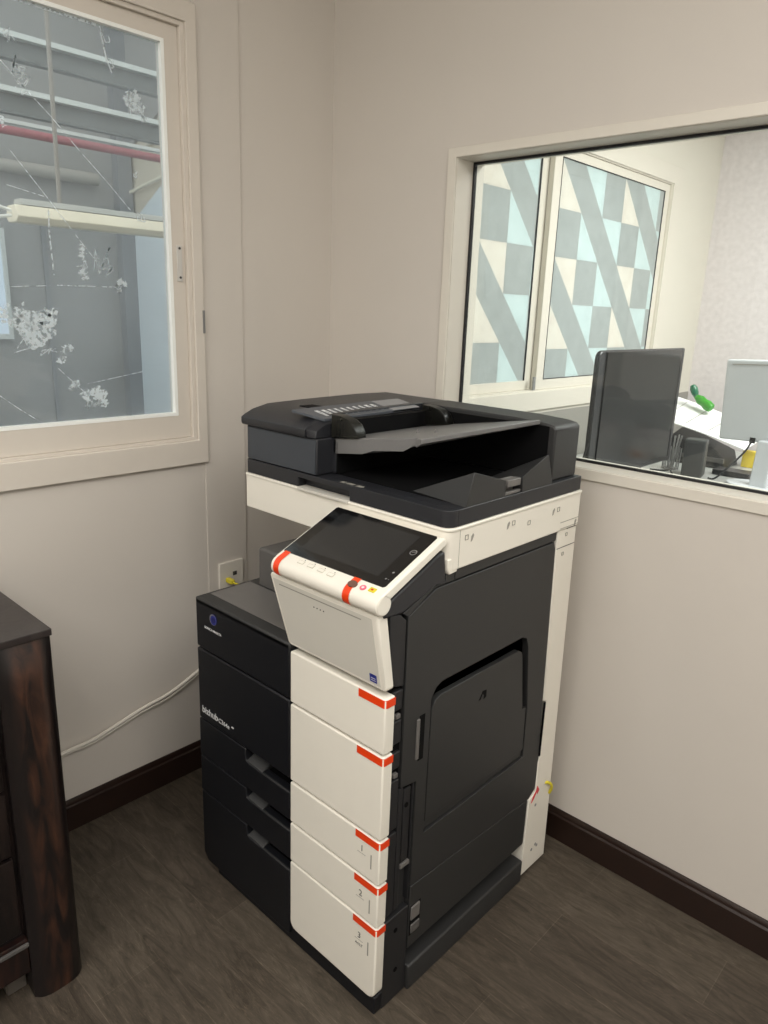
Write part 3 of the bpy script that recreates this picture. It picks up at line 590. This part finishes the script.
# rear cover
rc = poly('rear_cover', 'x', [(.563, .949), (.562, .905), (.5785, .510), (.583, .508), (.5915, .505), (.5925, .352), (.584, .335), (.586, .262), (.5865, .245), (.5575, .236), (.5545, .008), (.668, .008), (.645, .949)], .02, .6155, WHITE, P, bev=.002, label='white rear cover strip')
boxo('cover_slot', (.612, .6162, .5845, .589, .352, .503), PIT, rc)
bm = B(); box(bm, .6150, .6160, .5635, .6435, .905, .9065); box(bm, .6150, .6160, .6, .6435, .9475, .949); obj('seam', bm, INKD, rc)
bm = B()
for b_, h_ in ((.592, .205), (.5955, .0655), (.621, .065), (.613, .0725)): cyl(bm, (.6155, b_, h_), (.6162, b_, h_), .0042, n=12)
obj('screw', bm, METAL, rc)
bm = B(); prism(bm, 'x', [(.568, .222), (.580, .230), (.592, .246), (.595, .236), (.603, .246), (.592, .262), (.587, .247), (.575, .238)], .6150, .6166); obj('red_tag', bm, RED, rc, label='small red tag')
bm = B(); tube(bm, [(.612, .632, .250), (.620, .640, .250), (.624, .650, .240), (.622, .656, .223), (.616, .658, .208)], .004); obj('yellow_tie', bm, YEL, rc, smooth=True, label='yellow cable tie loop')
def icon(parent, b, h, s=.010):
    bm = B(); X0, X1 = .6195, .6206
    for d in ((b-s/2, b+s/2, h+s*.4, h+s*.5), (b-s/2, b+s/2, h-s*.5, h-s*.4), (b-s/2, b-s*.42, h-s*.5, h+s*.5), (b+s*.42, b+s/2, h-s*.5, h+s*.5)): box(bm, X0, X1, *d)
    return obj('icon', bm, INK, parent)
# scanner
prof = [(-.003, .95), (-.003, 1.033), (.621, 1.033), (.621, .95)]
plan = lambda a0, a1, b0, b1, r: [(a0, b1), (a0, b0+.006), (a0+.006, b0)]+[(a1-r+r*math.sin(t), b0+r-r*math.cos(t)) for t in (0, .3, .6, .9, 1.2, 1.57)]+[(a1, b1)]
bm = B(); prism(bm, 'z', plan(-.003, .6195, .150, .643, .022), .9505, 1.0325); sn = obj('scanner_housing', bm, WHITE, P, bev=.0025, seg=3, label='white scanner housing band')
bm = B(); prism(bm, 'z', plan(-.004, .6215, .1485, .644, .022), 1.028, 1.0345); obj('scanner_rim', bm, WHITE, sn, bev=.002)
poly('neck_block', 'x', [(.154, .956), (.154, .975), (.18, .975), (.1835, .96), (.1835, .946), (.160, .944)], .59, .6185, WHITE, sn, bev=.002)
bm = B(); box(bm, .6192, .6200, .1835, .1843, .951, 1.028); box(bm, .6192, .6200, .560, .643, .9695, .971); box(bm, .6192, .6200, .5605, .643, .9545, .956); obj('seam', bm, INK, sn)
for b, h in ((.205, 1.010), (.365, 1.008), (.425, .997), (.545, 1.005)): icon(sn, b, h)
bm = B()
for b, h in ((.222, 1.006), (.345, 1.006), (.523, 1.003), (.628, .960)): prism(bm, 'x', [(b-.003, h-.008), (b+.001, h-.006), (b+.006, h+.004), (b+.003, h+.008), (b-.002, h+.003)], .6193, .6204)
obj('icon_mark', bm, INK, sn)
for b, h in ((.60, .935), (.592, .889)): icon(rc, b, h, .008).location.x = -.0038
# document cover
bm = B(); zc0, zc1 = 1.0355, 1.068
prism(bm, 'z', plan(0, .6175, .176, .640, .004), zc0, zc1)
prism(bm, 'z', [(0, .1765), (0, .158), (.006, .152), (.190, .152), (.190, .1765)], zc0, zc1)
prism(bm, 'z', [(.354, .1765), (.354, .152)]+[(.6175-.022+.022*math.sin(t), .152+.022-.022*math.cos(t)) for t in (0, .3, .6, .9, 1.2, 1.57)]+[(.6175, .1765)], zc0, zc1)
box(bm, .188, .356, .152, .1765, 1.0565, zc1)
dc = obj('document_cover', bm, DARKB, P, bev=.001, label='black scanner lid with front hand grip')
boxo('grip_lip', (.196, .354, .144, .170, 1.030, 1.0365), WHITEG, dc, bev=.001)
bm = B()
for i, (x, w) in enumerate(((.318, .012), (.336, .020), (.364, .018))):
    box(bm, x, x+w, .158, .168, 1.068, 1.0685)
obj('printed_label', bm, INK, dc)
SIDE = DARK
bm = B(); hull(bm, [(.6165, .2, 1.067), (.6165, .221, 1.133), (.6165, .329, 1.102), (.6165, .332, 1.067), (.463, .219, 1.067), (.47, .33, 1.067)]); obj('side_fin', bm, SIDE, dc, bev=.0012, label='front wedge fin on the lid')
bm = B(); hull(bm, [(.6165, .392, 1.067), (.6165, .390, 1.101), (.6165, .486, 1.136), (.6165, .514, 1.067), (.50, .392, 1.067), (.50, .50, 1.067)]); obj('side_fin', bm, SIDE, dc, bev=.0012, label='rear wedge fin on the lid')
bm = B(); box(bm, .604, .613, .332, .392, 1.068, 1.075); box(bm, .600, .6165, .338, .384, 1.085, 1.100); box(bm, .592, .600, .340, .382, 1.07, 1.1); obj('paper_stop', bm, GREYP, dc, bev=.0015, label='small grey folding paper stop')
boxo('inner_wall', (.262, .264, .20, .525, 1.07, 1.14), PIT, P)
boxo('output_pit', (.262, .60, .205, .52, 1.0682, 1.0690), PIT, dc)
# feeder
bm = B(); box(bm, .004, .250, .153, .636, 1.0695, 1.149); box(bm, .24, .262, .20, .636, 1.07, 1.149); fh = obj('feeder_housing', bm, DARKB, P, bev=.003, label='document feeder body with slate front')
boxo('front_plate', (.010, .246, .1515, .155, 1.071, 1.145), mat('slate_plastic', (56, 61, 68), .4, noise=.04), fh, bev=.001)
bm = B(); prism(bm, 'x', [(.152, 1.1485), (.1445, 1.151), (.1425, 1.156), (.1425, 1.1675), (.152, 1.1735), (.176, 1.184), (.22, 1.1935), (.33, 1.1965), (.52, 1.199), (.637, 1.197), (.637, 1.1485)], -.004, .222)
hull(bm, [(.222, .148, 1.15), (.222, .146, 1.168), (.222, .18, 1.186), (.222, .25, 1.193), (.248, .152, 1.15), (.246, .155, 1.165), (.244, .185, 1.178), (.242, .25, 1.183), (.242, .25, 1.15)])
fl_ = obj('feeder_lid', bm, DARKB, P, bev=.0012, seg=2, label='domed charcoal feeder lid')
def sp_(u, b, n=0.):   # u across the sloping strip, b along it
    z = 1.1985+.012*(b-.18); return (.158+.080*u, b, z+.003-.013*u+n)
def sq(bm, u0, u1, b0, b1, n0=-.004, n1=0.): hull(bm, [sp_(u, b, n) for u in (u0, u1) for b in (b0, b1) for n in (n0, n1)])
bm = B(); hull(bm, [sp_(u, b, n) for u, b in ((0, .16), (1, .185), (1, .50), (0, .50)) for n in (-.006, 0)])
st = obj('guide_strip', bm, mat('slate_strip', (74, 78, 84), .4), fl_, bev=.0008, label='slate strip with printed symbols')
bm = B(); sq(bm, .08, 1.0, .405, .50, -.006, .0012); obj('strip_end', bm, mat('strip_grey', (132, 132, 134), .4), st, bev=.0006)
for i in range(10):
    b = .205+.0195*i; w = .009 if i in (0, 1, 8, 9) else .006
    bm = B(); sq(bm, .3, .40, b, b+w, 0, .0005); sq(bm, .40, .8, b, b+w*.3, 0, .0005); sq(bm, .40, .8, b+w*.75, b+w, 0, .0005)
    if i in (0, 1, 3, 8, 9): sq(bm, .6, .8, b, b+w, 0, .0005)
    obj('printed_symbol', bm, WPRINT, st)
boxo('lid_slot', (.085, .125, .245, .285, 1.190, 1.1962), PIT, fl_)
# raised rear section
bm = B(); prism(bm, 'y', [(.220, 1.069), (.6045, 1.069), (.6045, 1.183), (.597, 1.190), (.575, 1.194), (.50, 1.1975), (.220, 1.199)], .527, .633)
obj('rear_rail', bm, DARK, P, bev=.004, seg=3, label='raised charcoal rear section of the feeder')
bm = B(); box(bm, .262, .588, .5262, .5278, 1.07, 1.188); obj('rear_wall', bm, PIT, P)  # near-black plate paints the shadow on the inner rear face
# document tray
path = [(.252, .200), (.340, .200), (.365, .206), (.400, .214), (.440, .216), (.458, .226), (.470, .226), (.482, .206), (.500, .200), (.506, .212), (.568, .520), (.252, .522)]
def th(a): return 1.143+.135*(a-.25) if a < .5 else 1.1768+.30*(a-.5)
bm = B(); top = [bm.verts.new((a, b, th(a)+.004)) for a, b in path]; 
bot = [bm.verts.new((a, b, th(a)-(.030 if a < .36 else .024 if a < .45 else .014 if a < .49 else .006))) for a, b in path]
for i in range(len(path)): j = (i+1) % len(path); bm.faces.new((bot[i], bot[j], top[j], top[i]))
bm.faces.new(top); bm.faces.new(list(reversed(bot)))
dt = obj('document_tray', bm, mat('tray_grey', (110, 109, 108), .42, noise=.03), P, bev=.0015, label='grey document input tray')
bmesh_dt = None
for b, n in ((.205, 0), (.507, 1)):
    bm = B(); prism(bm, 'y', [(.2505, 1.150), (.2505, 1.1995), (.275, 1.199), (.300, 1.194), (.318, 1.184), (.328, 1.170), (.331, 1.158)], b-.012, b+.016); obj('paper_guide', bm, SMOKE, dt, bev=.002, label='smoked plastic paper guide')
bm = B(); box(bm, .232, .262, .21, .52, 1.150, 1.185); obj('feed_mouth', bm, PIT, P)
bm = B()
for a, b in ((.38, .33), (.43, .33)): cyl(bm, (a, b, th(a)+.003), (a, b, th(a)+.011), .004, .002, n=10)
obj('tray_peg', bm, GREYP, dt)

# ------------------------------------------------------------------ wall socket, plug, cable
ws = thing('wall_socket', 'white wall socket plate behind the printer with a yellow plug in it', 'socket', (0.0045, -.4065, .58))
bm = B(); box(bm, 0, .009, -.0435, .0435, 0, .082); obj('socket_plate', bm, CABLE, ws, bev=.002)
bm = B(); box(bm, .009, .0105, .004, .018, .036, .048); obj('socket_hole', bm, INKD, ws)
yp = thing('network_plug', 'yellow network plug and lead in the wall socket', 'plug', (.0135, -.4225, .600))
bm = B(); box(bm, 0, .03, -.007, .007, 0, .014); obj('plug_body', bm, YEL, yp, bev=.002)
bm = B(); tube(bm, [(.03, 0, .006), (.06, .012, -.004), (.082, .02, -.04), (.09, .02, -.12)], .003); obj('lead', bm, YEL, yp, smooth=True)
bm = B(); tube(bm, [(.012, -1.13, .200), (.012, -1.05, .222), (.012, -.955, .246), (.012, -.868, .252), (.012, -.73, .285), (.012, -.64, .300), (.012, -.56, .328), (.012, -.50, .36), (.020, -.44, .42), (.03, -.40, .47)], .0052, k=8)
tube(bm, [(.010, -1.13, .190), (.010, -1.05, .213), (.010, -.955, .238), (.010, -.868, .242), (.010, -.73, .273), (.010, -.64, .286), (.010, -.56, .315), (.010, -.50, .346)], .0032, k=8)
tag(obj('wall_cable', bm, CABLE, smooth=True), 'white double cable drooping along the left wall behind dresser and printer', 'cable')

# ------------------------------------------------------------------ dresser
WD = wood_mat('dresser_black', (18, 14, 14), (34, 24, 22), rough=.32)
WT = wood_mat('dresser_top', (38, 32, 32), (50, 44, 42), rough=.35)
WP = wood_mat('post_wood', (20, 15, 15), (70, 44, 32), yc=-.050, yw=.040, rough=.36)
WR = wood_mat('rail_wood', (22, 14, 13), (50, 28, 22), rough=.3)
dr = thing('wooden_dresser', 'dark rustic wooden dresser with rounded corner post at left', 'dresser', (0, -1.13, 0))
boxo('carcass', (.016, .43, -1.2, -.004, .05, .801), WD, dr, bev=.002)
boxo('dresser_top', (.016, .4575, -1.24, .002, .8015, .8155), WT, dr, bev=.0015, label='smooth dark top board')
bm = B()
levels = [(.800, 0.), (.765, .014), (.735, .020), (.70, .020), (.5, .020), (.25, .020), (.03, .020), (.0, .018)]
N = 12; ringsv = []
for z, am in levels:
    r = [(.41, -.098), (.41, .0)]
    y0, y1 = (-.100, .0)
    for i in range(N+1):
        t = i/N; y = y1+(y0-y1)*t; r.append((.450+am*(1-(2*t-1)**4), y))
    ringsv.append([bm.verts.new((x, y, z)) for x, y in r])
for a, b in zip(ringsv, ringsv[1:]):
    for i in range(len(a)): j = (i+1) % len(a); bm.faces.new((a[i], a[j], b[j], b[i]))
bm.faces.new(ringsv[0]); bm.faces.new(list(reversed(ringsv[-1])))
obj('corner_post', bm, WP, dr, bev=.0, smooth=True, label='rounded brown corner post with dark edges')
def bevel_drawer(z0, z1):
    bm = B(); y0, y1 = -.62, -.108; zc = (z0+z1)/2
    hull(bm, [(.431, y0, z0), (.431, y1, z0), (.431, y0, z1), (.431, y1, z1), (.440, y0, z0), (.440, y1, z0), (.440, y0, z1), (.440, y1, z1), (.462, y0+.1, zc), (.462, y1-.09, zc)])
    d = obj('dresser_drawer', bm, WD, dr, bev=.001); return d
for z0, z1 in ((.655, .785), (.505, .645), (.355, .495), (.165, .345)):
    bevel_drawer(z0, z1)
boxo('bottom_rail', (.425, .446, -1.19, -.10, .065, .150), WR, dr, bev=.002, label='reddish brown bottom rail')
boxo('rail_bead', (.446, .452, -1.19, -.10, .134, .142), MIDG, dr, bev=.001, label='pale bead on the bottom rail')
boxo('glide', (.37, .41, -.14, -.10, 0, .052), mat('glide', (90, 84, 78), .5), dr, bev=.003)

# ------------------------------------------------------------------ office contents
DESK = mat('desk_grey', (165, 165, 162), .4, noise=.03)
dk = thing('office_desk', 'grey office desk below the interior window carrying the monitors', 'desk', (.03, .5, 0))
boxo('desk_top', (0, 1.9, 0, 2.0, .725, .75), DESK, dk, bev=.003)
for x, y in ((.04, .04), (1.8, .04), (.04, 1.9), (1.8, 1.9)): boxo('leg', (x, x+.05, y, y+.05, 0, .725), METAL, dk, bev=.003)
# black all-in-one display: face towards +x
bmn = thing('black_monitor', 'large black glossy monitor with rounded edge standing left behind the office glass', 'monitor', (.6, 1.03, .75))
y0, y1, z0, z1 = -.352, .385, .100, .562; r = .03
pts = [(y0, z0), (y1, z0), (y1, z1), (y0+r, z1)]+[(y0+r-r*math.sin(t), z1-r+r*math.cos(t)) for t in (.4, .8, 1.2, 1.57)]
MB_ = mat('monitor_black', (26, 26, 28), .35)
poly('monitor_body', 'x', pts, -.022, -.004, MB_, bmn, bev=.006)
poly('screen', 'x', [(y0+.055, z0+.02), (y1-.04, z0+.02), (y1-.04, z1-.006), (y0+.055, z1-.006)], -.004, 0, mat('monitor_glass', (30, 29, 28), .16, spec=.2), bmn, label='glossy dark grey screen')
poly('screen_edge', 'x', [(y1-.045, z0+.02), (y1-.035, z0+.02), (y1-.035, z1-.045), (y1-.045, z1-.045)], -.004, .0015, GASKET, bmn)
bm = B(); box(bm, -.10, .0, -.16, .16, 0, .012); box(bm, -.06, -.03, -.03, .03, .012, .2); obj('stand', bm, GASKET, bmn, bev=.003)
smn = thing('silver_monitor', 'silver grey monitor seen from behind at right edge of the office window', 'monitor', (.950, 1.64, .75), -.16)
SIL = mat('silver_plastic', (205, 208, 212), .35, noise=.02)
boxo('monitor_body', (-.252, .27, 0, .035, .190, .530), SIL, smn, bev=.008, seg=3)
bpy.data.objects['monitor_body.001'].rotation_euler.y = math.radians(-3)
bm = B(); box(bm, -.225, .25, -.002, 0, .508, .512); obj('seam', bm, INK, smn).rotation_euler.y = math.radians(-3)
bm = B(); prism(bm, 'x', [(-.055, .0), (-.02, .0), (0.0, .20), (-.035, .20)], -.075, -.005); obj('stand_neck', bm, SIL, smn, bev=.005)
bm = B(); n = 28; prism(bm, 'z', [(-.035+.15*math.cos(2*math.pi*i/n), -.01+.10*math.sin(2*math.pi*i/n)) for i in range(n)], 0, .012); obj('stand_base', bm, SIL, smn, bev=.004)
boxo('port_recess', (-.125, -.102, -.003, 0, .180, .203), PIT, smn)
bm = B(); tube(bm, [(-.114, -.004, .19), (-.13, -.02, .14), (-.18, -.05, .06), (-.215, -.07, .014), (-.24, -.08, .012)], .004); obj('video_cable', bm, BCABLE, smn, smooth=True)
def speaker(name, x, y, z, w, d, h, lab, rz=.2):
    t = thing(name, lab, 'speaker', (x, y, z), rz)
    bm = B(); prism(bm, 'x', [(-d/2, 0), (d/2, 0), (d/2-.012, h), (-d/2+.006, h)], -w/2, w/2); obj('speaker_box', bm, mat('speaker_plastic', (58, 60, 60), .5), t, bev=.005)
    boxo('speaker_grille', (-w/2+.008, w/2-.008, -d/2-.002, -d/2+.004, .01, h-.012), mat('speaker_grille', (44, 45, 46), .7, bump=.5, bscale=400), t, bev=.001); return t
speaker('desktop_speaker', .612, 1.66, .75, .088, .09, .165, 'dark grey box speaker standing between the two monitors')
speaker('desktop_speaker', .655, .93, .75, .10, .10, .17, 'low black speaker in front of the large black screen', .5) if False else None
# black organiser with bottles of pens behind the speaker
bm = B(); n = 24
t = thing('pen_cup', 'thin wire pen cup left of the speaker on the office desk', 'pen cup', (.485, 1.72, .75))
for i in range(12):
    an = 2*math.pi*i/12; tube(bm, [(.035*math.cos(an), .035*math.sin(an), .0), (.04*math.cos(an), .04*math.sin(an), .10)], .0022, smooth=False, n=6)
cyl(bm, (0, 0, 0), (0, 0, .006), .037); obj('cup', bm, METAL, t)
bm = B()
for i in range(5): a = i*1.3; tube(bm, [(.01*math.cos(a), .01*math.sin(a), .01), (.035*math.cos(a), .035*math.sin(a), .16)], .004, smooth=False, n=6)
obj('pens', bm, METAL, t)
# printer tray / black box holding the paper sheets
bx = thing('desktop_scanner', 'low black machine behind the speaker with paper sheets on it', 'scanner', (.56, 2.02, .75))
bm = B(); hull(bm, [(-.18, -.12, .0), (.10, -.12, .0), (-.18, .10, .0), (.10, .10, 0), (-.18, -.10, .12), (.04, -.10, .09), (.09, -.1, .05), (-.18, .09, .16), (.08, .09, .07)]); obj('scanner_body', bm, GASKET, bx, bev=.008)
boxo('scanner_slot', (-.10, .1, -.125, -.11, .03, .05), MIDG, bx)
bm = B(); vs = []
for i in range(9):
    s = i/8; x = .28+.46*s; z = 1.010-.13*s-.03*math.sin(s*3.1)*-1*.3
    vs.append((bm.verts.new((x, 1.90, z-.05+.03*s)), bm.verts.new((x+.03, 2.15, z+.03)), bm.verts.new((x, 1.90, z-.055+.03*s)), bm.verts.new((x+.03, 2.15, z+.025))))
for u, v in zip(vs, vs[1:]): bm.faces.new((u[0], v[0], v[1], u[1])); bm.faces.new((u[2], u[3], v[3], v[2])); bm.faces.new((u[0], u[2], v[2], v[0])); bm.faces.new((u[1], v[1], v[3], u[3]))
bm.faces.new((vs[0][0], vs[0][1], vs[0][3], vs[0][2])); bm.faces.new((vs[-1][0], vs[-1][2], vs[-1][3], vs[-1][1]))
ps = obj('paper_sheet', bm, mat('paper', (238, 238, 236), .7), smooth=True); tag(ps, 'white printed sheets sloping down behind the monitors', 'paper')
bm = B()
for i in range(4):
    x = .34+.11*i; s = (x-.28)/.5; z = 1.010-.13*s+.0093*math.sin(s*3.1)
    bm.faces.new([bm.verts.new(q) for q in ((x, 1.92, z-.042+.03*s), (x+.004, 1.92, z-.042+.03*s), (x+.034, 2.12, z+.024), (x+.030, 2.12, z+.024))])
o = obj('ruled_line', bm, INK, ps)
gb = thing('green_bottle', 'green plastic bottle lying on the white sheets', 'bottle', (.455, 2.10, 1.028))
GRN = mat('green_plastic', (52, 140, 36), .25, noise=.35, nscale=30); DG = mat('dark_green_plastic', (10, 96, 66), .25, noise=.2, nscale=30)
def lathe(bm, p0, p1, prof, n=18):
    p0 = Vector(p0); p1 = Vector(p1); q = (p1-p0).to_track_quat('Z', 'Y'); Ln = (p1-p0).length; rs = []
    for s, r in prof: rs.append([bm.verts.new(p0+q@Vector((r*math.cos(2*math.pi*i/n), r*math.sin(2*math.pi*i/n), s*Ln))) for i in range(n)])
    for a, b in zip(rs, rs[1:]):
        for i in range(n): bm.faces.new((a[i], a[(i+1) % n], b[(i+1) % n], b[i]))
    bm.faces.new(list(reversed(rs[0]))); bm.faces.new(rs[-1])
bm = B(); lathe(bm, (.060, -.03, -.022), (-.030, -.02, .030), [(0, .010), (.06, .022), (.3, .026), (.5, .021), (.7, .024), (1, .012)]); obj('bottle_body', bm, GRN, gb, smooth=True)
bm = B(); lathe(bm, (-.028, -.02, .026), (-.055, -.02, .085), [(0, .010), (.3, .017), (.7, .019), (.95, .012), (1, .006)]); obj('bottle_neck', bm, DG, gb, smooth=True, label='dark green neck')
# small items
bm = B(); hull(bm, [(.455, 1.375, .751), (.545, 1.375, .751), (.455, 1.425, .751), (.53, 1.43, .751), (.455, 1.375, .762), (.54, 1.375, .757), (.455, 1.425, .765), (.525, 1.43, .760)]); tag(obj('white_card', bm, WPRINT, bev=.001), 'small white box lying under the black monitor', 'box')
bm = B(); box(bm, .69, .80, 2.06, 2.10, .7505, .83); tag(obj('yellow_box', bm, mat('yellow_card', (232, 205, 70), .6, noise=.2, nscale=60), bev=.002), 'small yellow packet behind the silver monitor', 'packet')
bm = B(); box(bm, .66, .82, 1.76, 1.86, .7505, .775); tag(obj('keyboard', bm, MB_, bev=.004), 'flat dark keyboard lying between speaker and silver monitor', 'keyboard')
bm = B(); box(bm, .66, .75, 1.43, 1.505, .7505, .757); box(bm, .665, .71, 1.45, 1.49, .757, .775); tag(obj('adapter', bm, SEAL, bev=.002), 'white square card and adapter in front of the speaker', 'adapter')
bm = B(); tube(bm, [(.60, 1.50, .756), (.56, 1.54, .775), (.54, 1.60, .775), (.50, 1.62, .758), (.44, 1.60, .756)], .004); tag(obj('desk_cable', bm, BCABLE, smooth=True), 'thin black cable looping over the desk in front of the speaker', 'cable')
bm = B(); tube(bm, [(.60, .66, 1.0), (.585, .64, .9), (.56, .60, .80), (.54, .62, .756)], .004); tag(obj('power_cord', bm, BCABLE, smooth=True), 'thin black cord hanging from the black monitor', 'cable')
bm = B(); box(bm, .93, 1.0, 1.84, 1.90, .7505, .775); tag(obj('orange_packet', bm, mat('orange_card', (228, 150, 100), .6, noise=.2, nscale=80), bev=.002), 'small orange packet at foot of the silver monitor', 'packet')
bm = B(); hull(bm, [(.33, 1.40, .751), (.44, 1.44, .751), (.44, 1.52, .751), (.33, 1.50, .751), (.34, 1.41, .80), (.43, 1.44, .80), (.43, 1.51, .80), (.34, 1.49, .80)]); tag(obj('black_box', bm, GASKET, bev=.004), 'small black box beneath the black monitor', 'box')
